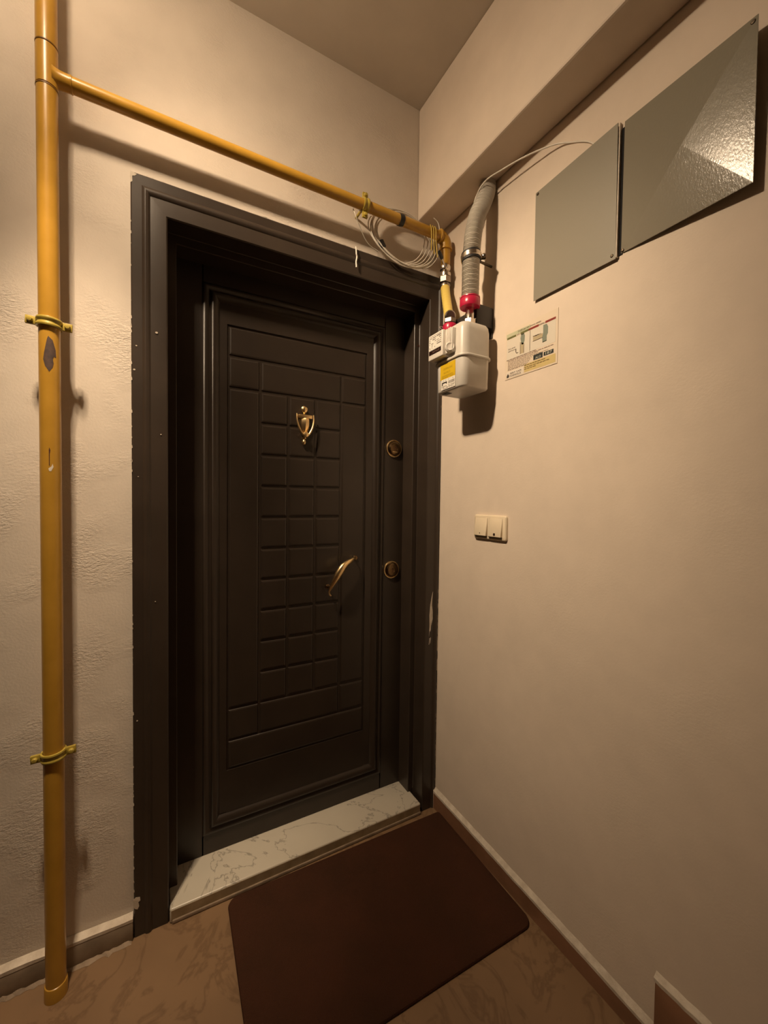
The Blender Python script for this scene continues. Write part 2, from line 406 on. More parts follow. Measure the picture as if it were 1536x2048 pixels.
for r in range(2, 12):
    for c in range(1, 4): pad(GX[c], GX[c+1], GZ[r+1], GZ[r])
pad(GX[0], GX[1], GZ[12], GZ[2]); pad(GX[4], GX[5], GZ[12], GZ[2])
pad(GX[0], GX[1], GZ[13], GZ[12]); pad(GX[1], GX[4], GZ[13], GZ[12]); pad(GX[4], GX[5], GZ[13], GZ[12])
pad(GX[0], GX[5], GZ[14], GZ[13])
ix0, ix1, iz0, iz1 = MX0+mw, MX1-mw, MZ0+mw, MZ1-mw
bm = bm_new()
for a in ((ix0-.003, GX[0]-g*.6, iz0, iz1), (GX[5]+g*.6, ix1+.003, iz0, iz1), (GX[0]-g*.6, GX[5]+g*.6, GZ[0]+g*.6, iz1+.003), (GX[0]-g*.6, GX[5]+g*.6, iz0-.003, GZ[14]-g*.6)):
    bx(bm, a[0], a[1], PT, PB, a[2], a[3])
obj('panel_border', bm, M['door'], door, smooth=False)

# door knocker
kx, ky, kz = -.5165, PT, 1.517
bm = bm_new()
lathe(bm, [(.004, 0), (.010, .002), (.012, .008), (.0115, .013), (.007, .016), (.002, .017)], (kx-.001, ky, kz+.053), (0, -1, 0), 20)
lathe(bm, [(.0016, .046), (.006, .050), (.010, .058), (.0085, .064), (.003, .067), (.0005, .068)], (kx, ky-.006, kz-.010), (0, 0, 1), 16)
kn = tag(obj('door_knocker', bm, M['gold'], door), 'polished brass urn shaped door knocker')
bm = bm_new()
lathe(bm, [(.003, -.044), (.0075, -.040), (.0145, -.024), (.0195, -.004), (.020, .014), (.018, .020)], (kx, ky-.006, kz), (0, 0, 1), 8)
obj('urn_body', bm, M['gold'], kn)
bm = bm_new(); bx(bm, kx-.026, kx+.026, ky-.023, ky-.001, kz+.019, kz+.032, .002); obj('hinge_bar', bm, M['gold'], kn)
bm = bm_new()
path = [(kx+s*w, ky-.018-dy, kz+h) for s, w, dy, h in ((-1, .031, 0, .034), (-1, .0315, .002, .018), (-1, .029, .004, 0), (-1, .0235, .006, -.018), (-1, .015, .007, -.034), (-1, .0065, .007, -.041),
        (1, .0065, .007, -.041), (1, .015, .007, -.034), (1, .0235, .006, -.018), (1, .029, .004, 0), (1, .0315, .002, .018), (1, .031, 0, .034))]
sp = spline(path, 4); n = len(sp)
tube(bm, sp, [.0026+.0014*math.sin(PI*i/(n-1)) for i in range(n)], 10)
obj('striker_ring', bm, M['gold'], kn)
bm = bm_new(); lathe(bm, [(.004, 0), (.010, .002), (.0115, .008), (.009, .013), (.003, .015)], (kx+.001, ky-.016, kz-.041), (0, -1, .15), 16); obj('striker_knob', bm, M['gold'], kn)
bm = bm_new(); lathe(bm, [(.002, .012), (.0085, .008), (.0085, .005), (.0045, .002), (.007, -.004), (.0075, -.009), (.0055, -.015), (.001, -.018)], (kx-.001, ky-.008, kz-.058), (0, 0, 1), 16); obj('finial', bm, M['gold'], kn)

# two cylinder locks
def lock(x, z, key):
    bm = bm_new(); lathe(bm, [(.036, 0), (.0362, .003), (.035, .0055), (.0325, .0055), (.0318, .002), (.027, .002)], (x, DY, z), (0, -1, 0), 40)
    o = tag(obj('lock_escutcheon', bm, M['gold'], door), 'round brass lock rose')
    bm = bm_new(); lathe(bm, [(.0316, .0021), (.0280, .0024), (.0265, .0035), (.026, .0105), (.023, .013), (.0205, .0132)], (x, DY, z), (0, -1, 0), 36); obj('lock_core', bm, M['brassd'], o)
    bm = bm_new(); lathe(bm, [(.0205, .012), (.0195, .014), (.011, .0145), (.0105, .0135), (.0005, .0135)], (x, DY, z), (0, -1, 0), 28)
    obj('lock_face', bm, M['brassd'], o)
    bm = bm_new(); bx(bm, x-.0012, x+.0012, DY-.0146, DY-.0130, z-.007, z+.006); lathe(bm, [(.003, .0132), (.003, .0146)], (x, DY, z+.005), (0, -1, 0), 12); obj('keyhole', bm, M['ink'], o)
    if key:
        bm = bm_new(); bx(bm, x-.014, x+.010, DY-.0152, DY-.0138, z-.016, z-.0135, .0004); obj('cover_edge', bm, M['gold'], o)
lock(-.1335, 1.457, True); lock(-.1385, .957, False)
# curved pull handle
hp = [(-.3085, DY-.004, 1.0165), (-.314, DY-.022, 1.019), (-.334, DY-.036, 1.014), (-.368, DY-.046, .997), (-.389, DY-.047, .972), (-.404, DY-.044, .945), (-.416, DY-.036, .918), (-.421, DY-.027, .899), (-.418, DY-.022, .886), (-.412, DY-.020, .880)]
hs = spline(hp, 6); n = len(hs)
def hr(t): return .0032+.0125*math.exp(-((t-.44)/.22)**2)
bm = bm_new(); tube(bm, hs, [hr(i/(n-1)) for i in range(n)], 14, True, .75)
hd = tag(obj('door_handle', bm, M['gold'], door), 'curved polished brass pull handle')
bm = bm_new(); lathe(bm, [(.010, 0), (.010, .003), (.008, .006), (.004, .007)], (-.3035, PT, 1.0155), (0, -1, 0), 20); obj('handle_rose', bm, M['brassd'], hd)
bm = bm_new(); lathe(bm, [(.009, 0), (.009, .003), (.0045, .006), (.0035, .026)], (-.4185, PT, .912), (-.05, -1, 0), 16); obj('handle_post', bm, M['brassd'], hd)
bm = bm_new(); lathe(bm, [(.004, 0), (.004, .0012)], (-.0675, .0695, 1.866), (0, -1, 0), 12); obj('strike_hole', bm, M['ink'], fr)

# marble threshold
bm = bm_new(); bx(bm, -.956, -.075, -.006, .16, .0005, .043, .005, 3)
sill = tag(obj('trim_4', bm, M['sill']), 'pale grey veined marble threshold under the door', 'threshold', kind='structure')
bm = bm_new(); bx(bm, -.95, -.075, -.011, -.0055, .0005, .012, .003); obj('grout_strip', bm, M['grout'], floor, smooth=False)
bm = bm_new(); bx(bm, -.952, -.079, -.0068, -.0061, .010, .038); obj('front_strip', bm, speckle('brown_marble', (.34, .25, .15), (.24, .17, .09), 22, .5), sill, smooth=False)  # darker brown strip over the threshold's front face

# ================================================================== GAS PIPE
PX, PY, PR = -1.2075, -.058, .0208
HZ, HR, HXE = 2.2285, .0172, -.0675
gp = thing('gas_pipe', 'yellow painted gas pipe rising left of the door and branching over it', 'pipe', (PX, PY, 0))
bm = bm_new(); tube(bm, [(PX, PY, .001), (PX, PY, 1), (PX, PY, 2.196)], PR, 32); obj('riser', bm, M['yellow'], gp)
bm = bm_new(); tube(bm, [(PX, PY, 2.292), (PX, PY, ZC-.001)], PR, 32); obj('riser', bm, M['yellow'], gp)
bm = bm_new(); tube(bm, [(PX, PY, 2.199), (PX, PY, 2.289)], PR+.0005, 32)
n = 14; tube(bm, [(PX+.012+.034*i/n, PY, HZ) for i in range(n+1)], [HR+.0055*math.exp(-i/3.0)+.0006 for i in range(n+1)], 28)
obj('tee', bm, M['yellow'], gp)
for z in (2.1955, 2.2925):
    bm = bm_new(); lathe(bm, [(PR-.001, -.0022), (PR+.0009, -.0012), (PR+.0009, .0012), (PR-.001, .0022)], (PX, PY, z), (0, 0, 1), 32); obj('weld_ring', bm, M['groove'], gp)
bm = bm_new(); lathe(bm, [(HR+.0002, -.002), (HR+.0016, -.001), (HR+.0016, .001), (HR+.0002, .002)], (PX+.047, PY, HZ), (1, 0, 0), 28); obj('weld_ring', bm, M['yellow'], gp)
bm = bm_new(); tube(bm, [(PX+.046, PY, HZ), (-.7, PY, HZ), (HXE, PY, HZ)], HR, 28); obj('branch', bm, M['yellow'], gp)
# floor sleeve
bm = bm_new(); lathe(bm, [(PR+.003, 0), (PR+.0028, .030), (PR+.0018, .034), (PR-.001, .036)], (PX, PY, .0006), (0, 0, 1), 32); obj('floor_sleeve', bm, M['yellow'], gp)
# elbow
EX = -.037
bm = bm_new()
arc = [(HXE, PY, HZ)] + [(EX-.028+.028*math.sin(a), PY, HZ-.028+.028*math.cos(a)) for a in [PI/2*k/10 for k in range(11)]] + [(EX, PY, HZ-.044)]
tube(bm, arc, .0212, 24)
lathe(bm, [(.0212, -.004), (.0238, -.0025), (.0238, .0035), (.0212, .005)], (HXE+.001, PY, HZ), (1, 0, 0), 24)
lathe(bm, [(.0212, -.004), (.0238, -.003), (.0238, .003), (.0212, .005)], (EX, PY, HZ-.041), (0, 0, 1), 24)
obj('elbow', bm, M['yellow'], gp)
bm = bm_new(); lathe(bm, [(.019, 0), (.0175, -.003), (.0172, -.062), (.016, -.064)], (EX, PY, HZ-.044), (0, 0, 1), 24); obj('nipple', bm, M['yellow'], gp)
# bare patch, pen mark and paint dab on the riser
def on_pipe(name, pts, m_, ext=.0004):
    """polygon wrapped on the riser: pts (angle in degrees from -y towards +x, z); fan of quads"""
    bm = bm_new(); b = []
    cxm = sum(p[0] for p in pts)/len(pts); czm = sum(p[1] for p in pts)/len(pts)
    def at(a, z, e): a = math.radians(a); return (PX+(PR+e)*math.sin(a), PY-(PR+e)*math.cos(a), z)
    rings = [[bm.verts.new(at(cxm+(a-cxm)*s, czm+(z-czm)*s, ext)) for a, z in pts] for s in (1, .75, .5, .25)]
    c = bm.verts.new(at(cxm, czm, ext)); n = len(pts)
    for q, w in zip(rings, rings[1:]):
        for k in range(n): bm.faces.new((q[k], q[(k+1) % n], w[(k+1) % n], w[k]))
    for k in range(n): bm.faces.new((rings[-1][k], rings[-1][(k+1) % n], c))
    bmesh.ops.recalc_face_normals(bm, faces=bm.faces); return obj(name, bm, m_, gp, 80)
VA = -10
on_pipe('bare_patch', [(VA+8, 1.612), (VA+14, 1.618), (VA+36, 1.610), (VA+52, 1.588), (VA+54, 1.571), (VA+42, 1.573), (VA+36, 1.566), (VA+40, 1.556), (VA+34, 1.546), (VA+17, 1.535), (VA-4, 1.548), (VA-14, 1.563), (VA-8, 1.580), (VA+2, 1.600)], M['rust'])
on_pipe('pen_mark', [(VA+13, 1.358), (VA+19, 1.352), (VA+15, 1.350), (VA+15, 1.3155), (VA+11, 1.3155), (VA+11, 1.352)], M['ink'])
on_pipe('paint_dab', [(VA+30, 1.320), (VA+34, 1.312), (VA+22, 1.302), (VA+12, 1.302), (VA+8, 1.308), (VA+16, 1.311), (VA+24, 1.314)], M['whitepaint'])

# pipe clamps
def pipe_clamp(cx, cy, cz, r, horizontal, label, tilt=0):
    t = thing('pipe_clamp', label, 'clamp', (cx, cy, cz), 'yellow pipe clamps')
    A = Matrix.Translation((cx, cy, cz)) @ Matrix.Rotation(tilt, 4, 'Y') @ (Matrix.Rotation(PI/2, 4, 'Y') if horizontal else Matrix.Identity(4))
    def put(name, bm, m_):
        bmesh.ops.transform(bm, matrix=A, verts=bm.verts); return obj(name, bm, m_, t)
    for sgn in (-1, 1):      # front and rear half shell with ribbed band
        bm = bm_new(); prof_ = [(r+.0004, -.0105), (r+.0042, -.0105), (r+.005, -.008), (r+.005, -.005), (r+.003, -.002), (r+.003, .002), (r+.005, .005), (r+.005, .008), (r+.0042, .0105), (r+.0004, .0105)]
        rows = []
        for k in range(17):
            a = PI*k/16; rows.append([bm.verts.new((pr*math.cos(a), sgn*(pr*math.sin(a)+.0006), h)) for pr, h in prof_])
        for a, b in zip(rows, rows[1:]):
            for k in range(len(prof_)): bm.faces.new((a[k], a[(k+1) % len(prof_)], b[(k+1) % len(prof_)], b[k]))
        bm.faces.new(rows[0]); bm.faces.new(rows[-1][::-1]); bmesh.ops.recalc_face_normals(bm, faces=bm.faces)
        for s2 in (-1, 1): bx(bm, min(s2*(r+.001), s2*(r+.0235)), max(s2*(r+.001), s2*(r+.0235)), min(sgn*.0006, sgn*.0036), max(sgn*.0006, sgn*.0036), -.0095, .0095, .001)
        put('half_shell', bm, M['clampy'])
    for s2 in (-1, 1):
        bm = bm_new(); lathe(bm, [(.0034, -.009), (.0034, .0036), (.0058, .0036), (.0062, .0045), (.0058, .0085), (.0045, .0105), (.001, .011)], (s2*(r+.0145), 0, 0), (0, -1, 0), 14)
        put('screw', bm, M['clampy'])
    if not horizontal:
        bm = bm_new(); lathe(bm, [(.0045, r+.004), (.0045, WY-cy-.0005)], (0, 0, 0), (0, 1, 0), 12); put('stud', bm, M['clampy'])
    else:
        bm = bm_new(); lathe(bm, [(.0045, r+.004), (.0045, WY-cy-.0005)], (0, 0, 0), (0, 1, 0), 12); put('stud', bm, M['clampy'])
    return t
pipe_clamp(PX, PY, 1.653, PR, False, 'yellow pipe clamp around the riser above the bare brown patch', .06)
pipe_clamp(PX, PY, .610, PR, False, 'yellow pipe clamp around the riser low down near the floor', -.05)
pipe_clamp(-.376, PY, HZ, HR, True, 'yellow pipe clamp on the horizontal branch over the door', 0)

# ================================================================== VALVE AND YELLOW HOSE
VZ = HZ-.108
gv = thing('gas_valve', 'small steel gas valve with a black lever under the pipe elbow', 'valve', (EX, PY, VZ-.06))
bm = bm_new()
lathe(bm, [(.019, .004), (.020, 0), (.020, -.010), (.0165, -.014), (.0175, -.020), (.0215, -.024), (.0215, -.036)], (EX, PY, VZ), (0, 0, 1), 24)
obj('valve_body', bm, M['steel'], gv)
bm = bm_new(); lathe(bm, [(.0205, -.036), (.022, -.037), (.022, -.056), (.020, -.058), (.016, -.058)], (EX, PY, VZ), (0, 0, 1), 6); obj('union_nut', bm, M['darksteel'], gv, 20)
bm = bm_new(); lathe(bm, [(.007, 0), (.007, .014), (.010, .015), (.010, .021), (.004, .023)], (EX-.010, PY-.014, VZ-.012), (-.75, -.66, 0), 14); obj('stem', bm, M['steel'], gv)
lv = Vector((EX-.028, PY-.030, VZ-.012)); ld = Vector((-.022, -.004, .030)).normalized()
bm = bm_new(); tube(bm, [lv-ld*.008, lv+ld*.030], .0052, 8, True, .4); lever = obj('lever', bm, M['steel'], gv)
bm = bm_new(); tube(bm, [lv+ld*.020, lv+ld*.024, lv+ld*.044, lv+ld*.050], [.005, .0085, .0085, .006], 10, True, .6); obj('grip', bm, M['tape'], lever)
CX, CYF, CYN, MT = -.095, -.166, -.268, 1.818       # meter unions
hz0 = VZ-.058
yh = thing('gas_hose', 'bright yellow sleeved gas hose between the valve and the meter', 'hose', (EX, PY, hz0-.2))
ypath = spline([(EX, PY, hz0-.012), (EX-.010, PY-.018, hz0-.05), (EX-.028, PY-.052, hz0-.11), (EX-.046, PY-.087, hz0-.168), (CX, CYF, MT+.068)], 14)
bm = bm_new(); n = len(ypath); tube(bm, ypath, [.0165+.0006*math.sin(i*2.1) for i in range(n)], 20); obj('sleeve', bm, M['hosey'], yh)
bm = bm_new(); tube(bm, [(EX, PY, hz0-.002), (EX, PY, hz0-.010), (EX, PY, hz0-.016)], [.0165, .020, .0185], 20); obj('ferrule', bm, M['darksteel'], yh)
bm = bm_new(); e = Vector(ypath[-1]); d = (Vector(ypath[-1])-Vector(ypath[-3])).normalized()
tube(bm, [e-d*.006, e+d*.004, e+d*.010], [.0185, .0195, .015], 18); obj('ferrule', bm, M['darksteel'], yh)

# ================================================================== GAS METER
gm = thing('gas_meter', 'grey diaphragm gas meter on the wall beside the door', 'gas meter', (-.09, -.235, 1.60))
def shell(name, x0, x1, y0, y1, prof_, rc, parent=gm, m_='meter'):
    """stack of rounded rectangles: prof_ (z, inset)"""
    bm = bm_new(); rows = []
    for z, i in prof_:
        o = rrect(x1-x0-2*i, y1-y0-2*i, max(.002, rc-i*.5), 7)
        rows.append([bm.verts.new(((x0+x1)/2+a, (y0+y1)/2+b, z)) for a, b in o])
    n = len(rows[0])
    for a, b in zip(rows, rows[1:]):
        for k in range(n): bm.faces.new((a[k], a[(k+1) % n], b[(k+1) % n], b[k]))
    bm.faces.new(rows[0][::-1]); bm.faces.new(rows[-1]); bmesh.ops.recalc_face_normals(bm, faces=bm.faces)
    return obj(name, bm, M[m_], parent, 50)
MX0_, MX1_, MY0, MY1 = -.150, -.032, -.306, -.160
shell('lower_case', MX0_, MX1_, MY0, MY1, [(1.6065, .020), (1.607, .008), (1.6085, .004), (1.613, .001), (1.690, 0), (1.705, 0)], .024)
shell('upper_case', MX0_-.001, MX1_+.002, MY0-.001, MY1+.008, [(1.708, 0), (1.790, .0008), (1.805, .003), (1.813, .008), (1.817, .016), (1.818, .026)], .026)
shell('seam_flange', MX0_-.005, MX1_+.006, MY0-.005, MY1+.011, [(1.7025, .001), (1.7035, 0), (1.7095, 0), (1.7105, .001)], .028)
# index head (display box) on the front
fx = MX0_-.028
bm = bm_new(); bx(bm, fx, MX0_+.004, -0.235, -0.156, 1.716, 1.801, .004, 3)
ih = obj('index_head', bm, M['plate'], gm)
RT, UP = (0, -1, 0), (0, 0, 1)
def fplate(name, m_, y0, y1, z0, z1, x, parent, t=.0006):
    bm = bm_new(); bx(bm, x-t, x, y0, y1, z0, z1); return obj(name, bm, m_, parent, smooth=False)
fplate('dial_card', flat('label_white', (.74, .70, .62)), -0.2305, -0.1605, 1.749, 1.795, fx-.0001, ih)
fplate('counter_window', flat('counter_black', (.02, .008, .006), .25), -0.2268, -0.162, 1.7340, 1.7475, fx-.0001, ih, .0008)
bm = bm_new(); text_mesh(bm, '00374,618', (fx-.0012, -.182, 1.7375), RT, UP, .0066, .038); tag(obj('counter_digits', bm, flat('digits_dim', (.16, .10, .08)), ih, smooth=False), kind='stuff')
bm = bm_new()
def bars(bm, x, y0, y1, z, h, rng, dens=.75):
    """rows of tiny unreadable print"""
    y = y1
    while y > y0+.003:
        w = rng.uniform(.002, .0065)
        if rng.random() < dens: w_ = min(w, y-y0); bx(bm, x-.0002, x, y-w_, y, z, z+h)
        y -= w+.0012
rg = random.Random(3)
for k in range(6): bars(bm, fx-.0008, -0.1992, -0.1635, 1.7865-.0062*k, .0026, rg, .7 if k < 3 else .4)
for k in range(4): bars(bm, fx-.0008, -0.2283, -0.2044, 1.7865-.0062*k, .0034 if k < 2 else .002, rg, .9)
bx(bm, fx-.0010, fx-.0008, -0.229, -0.1627, 1.7925, 1.7936); bx(bm, fx-.0010, fx-.0008, -0.2275, -0.2052, 1.7615, 1.7640)
tag(obj('dial_print', bm, flat('print_grey', (.13, .10, .08)), ih, smooth=False), kind='stuff')
# ribs and badge boss beside the head
bm = bm_new()
bx(bm, MX0_-.016, MX0_+.004, -.268, -.2335, 1.722, 1.7995, .004)
for k in range(3): bx(bm, MX0_-.0185, MX0_-.0155, -.2455-.009*k, -.2405-.009*k, 1.752, 1.799, .0012)
obj('side_ribs', bm, M['plate'], gm)
bm = bm_new(); lathe(bm, [(.016, 0), (.016, .008), (.012, .012), (.009, .010), (.004, .0095)], (MX0_-.012, -.254, 1.737), (-.6, -.8, 0), 24); obj('index_boss', bm, M['plate'], gm)
# labels on the lower case
xl = MX0_-.0002
yl = fplate('yellow_label', flat('label_yellow', (.62, .40, .008)), -.268, -.190, 1.648, 1.698, xl, gm)
wl = fplate('white_label', flat('label_white', (.74, .70, .62)), -.268, -.196, 1.614, 1.648, xl, gm)
bm = bm_new()
for k, (s, w) in enumerate((('DOĞALGAZ', .046), ('SAYACI', .034))): text_mesh(bm, s, (xl-.0008, -.208, 1.678-.013*k), RT, UP, .0062, w)
for k in range(3): bars(bm, xl-.0006, -.262, -.198, 1.6585-.0036*k, .0014, rg, .8)
tag(obj('label_print', bm, flat('print_brown', (.24, .145, .006)), yl, smooth=False), kind='stuff')
bm = bm_new(); y = -.234
while y > -.264:
    w = rg.uniform(.0004, .0012); bx(bm, xl-.0008, xl-.0006, y-w, y, 1.6290, 1.6385); y -= w+rg.uniform(.0006, .0013)
for z in (1.6425, 1.6240, 1.6215, 1.6190, 1.6165): bars(bm, xl-.0006, -.266, -.199, z, .0016, rg, .6)
tag(obj('barcode', bm, flat('print_grey', (.13, .10, .08)), wl, smooth=False), kind='stuff')
bm = bm_new(); prism(bm, [(xl-.0006, y_, z_) for y_, z_ in ((-.200, 1.6385), (-.226, 1.6385), (-.226, 1.6315), (-.222, 1.6315), (-.221, 1.6345), (-.205, 1.6345), (-.204, 1.6280), (-.200, 1.6280))], (-.0003, 0, 0))
obj('emblem', bm, flat('print_black', (.012, .008, .006)), wl, smooth=False)
bm = bm_new(); bx(bm, MX0_+.010, MX0_+.030, -.215, -.185, 1.6050, 1.6062, .0004); obj('bottom_plug', bm, M['rubber'], gm)
# unions, nuts and red seals
def union(y, near):
    bm = bm_new(); lathe(bm, [(.015, 0), (.015, .040), (.0135, .042), (.0135, .092 if near else .062)], (CX, y, MT-.004), (0, 0, 1), 24); obj('union_pipe', bm, M['steel'] if near else M['darksteel'], gm)
    if near:
        bm = bm_new(); lathe(bm, [(.0172, 0), (.019, .0015), (.019, .016), (.0172, .0175)], (CX, y, MT+.0005), (0, 0, 1), 6); obj('nut', bm, M['steel'], gm, 20)
        bm = bm_new(); lathe(bm, [(.0165, 0), (.0315, .001), (.0328, .004), (.0328, .025), (.0305, .028), (.0318, .029), (.0318, .0325), (.017, .034)], (CX, y, MT+.054), (0, 0, 1), 30)
    else:
        bm = bm_new(); lathe(bm, [(.0165, 0), (.024, .001), (.025, .004), (.025, .022), (.023, .026), (.017, .027)], (CX, y, MT+.012), (0, 0, 1), 26)
    s = tag(obj('seal_collar', bm, M['red'], gm), 'red plastic tamper seal collar')
    bm = bm_new(); 
    lo = [(CX-.020+.008*math.cos(a), y+.020+.004*math.sin(a), MT+(.086 if near else .03)+.007*math.sin(a)) for a in [2*PI*k/14 for k in range(15)]]
    tube(bm, lo, .0011, 6); obj('seal_wire', bm, M['seal'], s)
union(CYN, True); union(CYF, False)
bm = bm_new(); lathe(bm, [(.020, 0), (.0215, .002), (.0215, .014), (.019, .016)], (CX, CYF, MT+.042), (0, 0, 1), 6); obj('nut', bm, M['darksteel'], gm, 20)
# wall bracket carrying the meter
wb = thing('meter_bracket', 'dark steel bracket holding the gas meter off the wall', 'bracket', (0, -.21, 1.82))
bm = bm_new(); bx(bm, -.0045, -.0006, -.277, -.130, 1.792, 1.888, .0012); obj('back_plate', bm, M['bracket'], wb)
bm = bm_new(); bx(bm, -.074, -.0047, -.278, -.2745, 1.822, 1.890, .0012); obj('side_plate', bm, M['bracket'], wb)
bm = bm_new(); bx(bm, -.0745, -.068, -.2743, -.142, 1.846, 1.876, .0012); obj('cross_bar', bm, M['bracket'], wb)
bm = bm_new(); bx(bm, -.0745, -.0047, -.1418, -.138, 1.822, 1.876, .0012); obj('far_plate', bm, M['bracket'], wb)

# ================================================================== GREY CONDUIT AND HOSE CLAMP
gh = thing('corrugated_hose', 'grey corrugated hose from the meter up into the beam', 'hose', (CX, CYN, MT+.07))
gpath = spline([(CX, CYN, MT+.082), (CX, CYN-.001, 1.95), (CX-.001, CYN-.003, 2.02), (CX+.003, CYN-.006, 2.10), (CX+.017, CYN-.006, 2.165), (CX+.042, CYN-.002, 2.215), (-.030, CYN+.004, 2.262), (-.017, CYN+.010, 2.30)], 1)
def resample(pts, step):
    pts = [Vector(p) for p in pts]; L = [0]
    for a, b in zip(pts, pts[1:]): L.append(L[-1]+(b-a).length)
    out = []; i = 0; s = 0
    while s < L[-1]:
        while L[i+1] < s: i += 1
        t = (s-L[i])/(L[i+1]-L[i]); out.append(pts[i].lerp(pts[i+1], t)); s += step
    return out
gp2 = resample(spline([tuple(p) for p in gpath], 24), .0012)
bm = bm_new(); tube(bm, gp2, [.0265+.0017*math.sin(2*PI*i*.0012/.0052) for i in range(len(gp2))], 28)
obj('corrugated_tube', bm, M['hoseg'], gh, 60)
hc = thing('hose_clamp', 'shiny steel clamp with black rubber around the grey hose', 'clamp', (CX, CYN, 2.03))
cc = Vector((CX-.001, CYN-.003, 2.032)); cax = Vector((-.02, .10, 1)).normalized()
bm = bm_new(); lathe(bm, [(.0275, -.0135), (.0308, -.0135), (.0312, -.006), (.0312, .006), (.0308, .0135), (.0275, .0135)], cc, cax, 36); obj('rubber_liner', bm, M['rubber'], hc)
bm = bm_new(); lathe(bm, [(.0314, -.0075), (.0330, -.0065), (.0330, .0065), (.0314, .0075)], cc, cax, 36); obj('band', bm, M['steel'], hc)
for s in (1,):
    d = Vector((.80*s, -.60*s, 0))
    bm = bm_new(); b_ = cc+d*.032
    tube(bm, [b_, b_+d*.014], .009, 4, True, .35); obj('lug', bm, M['steel'], hc, 20)
    bm = bm_new(); q = b_+d*.009; ax = Vector((.75, .66, 0)); lathe(bm, [(.0032, -.008), (.0032, .008), (.0055, .008), (.0058, .011), (.003, .0125)], q, -ax, 12); obj('bolt', bm, M['steel'], hc)
bm = bm_new(); lathe(bm, [(.004, .030), (.004, .0935)], (cc.x, cc.y, cc.z), (1, .05, 0), 10); obj('stud', bm, M['screw'], hc)

# ================================================================== CABLES
cc_ = thing('cable_coil', 'coil of thin pale cable tied behind the yellow pipe over the door', 'cable', (-.19, -.02, 2.10))
rc = random.Random(11)
def loop(name, cx, cz, rx, rz, y0, rot, r, m_, a0=0, a1=2*PI, n=44, wob=.004):
    ph = rc.uniform(0, 6); pts = []
    for k in range(n+1):
        a = a0+(a1-a0)*k/n
        x = rx*math.cos(a)*(1+.05*math.sin(2*a+ph)); z = rz*math.sin(a)*(1+.05*math.sin(3*a+ph))
        xx = x*math.cos(rot)-z*math.sin(rot); zz = x*math.sin(rot)+z*math.cos(rot)
        pts.append((cx+xx, y0+wob*math.sin(a+ph), cz+zz))
    bm = bm_new(); tube(bm, pts, r, 6); return obj(name, bm, m_, cc_, 80)
for k in range(11):
    t = k/10
    loop('cable_loop', -.196+.014*t+rc.uniform(-.004, .004), 2.196+rc.uniform(-.003, .003), .140-.016*t+rc.uniform(-.003, .003), .092-.006*t+rc.uniform(-.005, .003), -.014-.011*rc.random(), -.06+rc.uniform(-.05, .05), .0021, M['cable'], wob=.003)
for k in range(6):    # loose strands fanning below the pipe on the right
    x = -.125+.014*k
    bm = bm_new(); tube(bm, spline([(x+.012, -.026, 2.235), (x+.010, -.030-.001*k, 2.20), (x-.004, -.030, 2.160), (x-.030, -.026, 2.128), (x-.062, -.022, 2.112)], 7), .0018, 6); obj('cable_strand', bm, M['cable'], cc_, 80)
for k in range(3):    # strands splashed with pipe paint
    x = -.118+.010*k
    bm = bm_new(); tube(bm, spline([(x-.002, -.0735, 2.243), (x, -.0775-.0005*k, 2.228), (x+.002, -.0775, 2.19), (x+.001+.004*k, -.078, 2.150-.008*k)], 6), .0020, 6); obj('painted_strand', bm, M['cabley'], cc_, 80)
bm = bm_new(); tube(bm, spline([(-.096, -.060, 2.283), (-.080, -.060, 2.276), (-.0715, -.060, 2.264), (-.0680, -.060, 2.245)], 6), .0018, 6); obj('cable_tail', bm, M['white'], cc_, 80)
bm = bm_new(); tube(bm, spline([(-.415, -.050, 2.208), (-.408, -.054, 2.188), (-.385, -.040, 2.165), (-.345, -.020, 2.135), (-.30, -.012, 2.125)], 6), .0016, 6); obj('cable_tail', bm, M['cable'], cc_, 80)
t0 = Vector((-.2885, -.019, 2.150)); td = Vector((.010, 0, -.0155)).normalized()
bm = bm_new(); tube(bm, [t0-td*.013, t0-td*.011, t0+td*.011, t0+td*.013], [.009, .012, .012, .0095], 10, True, .75); obj('tape_wrap', bm, M['tape'], cc_)
bm = bm_new(); lathe(bm, [(.0005+HR, -.0085), (HR+.0016, -.0082), (HR+.0022, 0), (HR+.0016, .0082), (HR+.0005, .0085)], (-.236, PY, HZ), (1, 0, .12), 28)
tag(obj('tape_band', bm, M['tape']), 'black tape band wrapped around the yellow branch pipe', 'tape')
# thin wire sweeping from the hose along the beam to the cover plates
bm = bm_new(); tube(bm, spline([(-.060, -.232, 2.205), (-.064, -.250, 2.245), (-.060, -.290, 2.275), (-.050, -.352, 2.272), (-.036, -.435, 2.260), (-.016, -.512, 2.243), (-.0035, -.560, 2.220), (-.0030, -.610, 2.185), (-.0035, -.640, 2.150)], 8), .0022, 8)
tag(obj('wire', bm, M['white'], ang=80), 'thin white wire sweeping under the beam to the cover plates', 'wire')
bm = bm_new(); tube(bm, spline([(-.3812, -.0012, 2.121), (-.3815, -.0045, 2.108), (-.3835, -.0105, 2.092), (-.3805, -.0090, 2.084), (-.3828, -.0080, 2.066), (-.3815, -.0085, 2.048)], 6), .0026, 8)
tag(obj('wire_stub', bm, M['white'], ang=80), 'short white wire end hanging over the top of the door casing', 'wire')

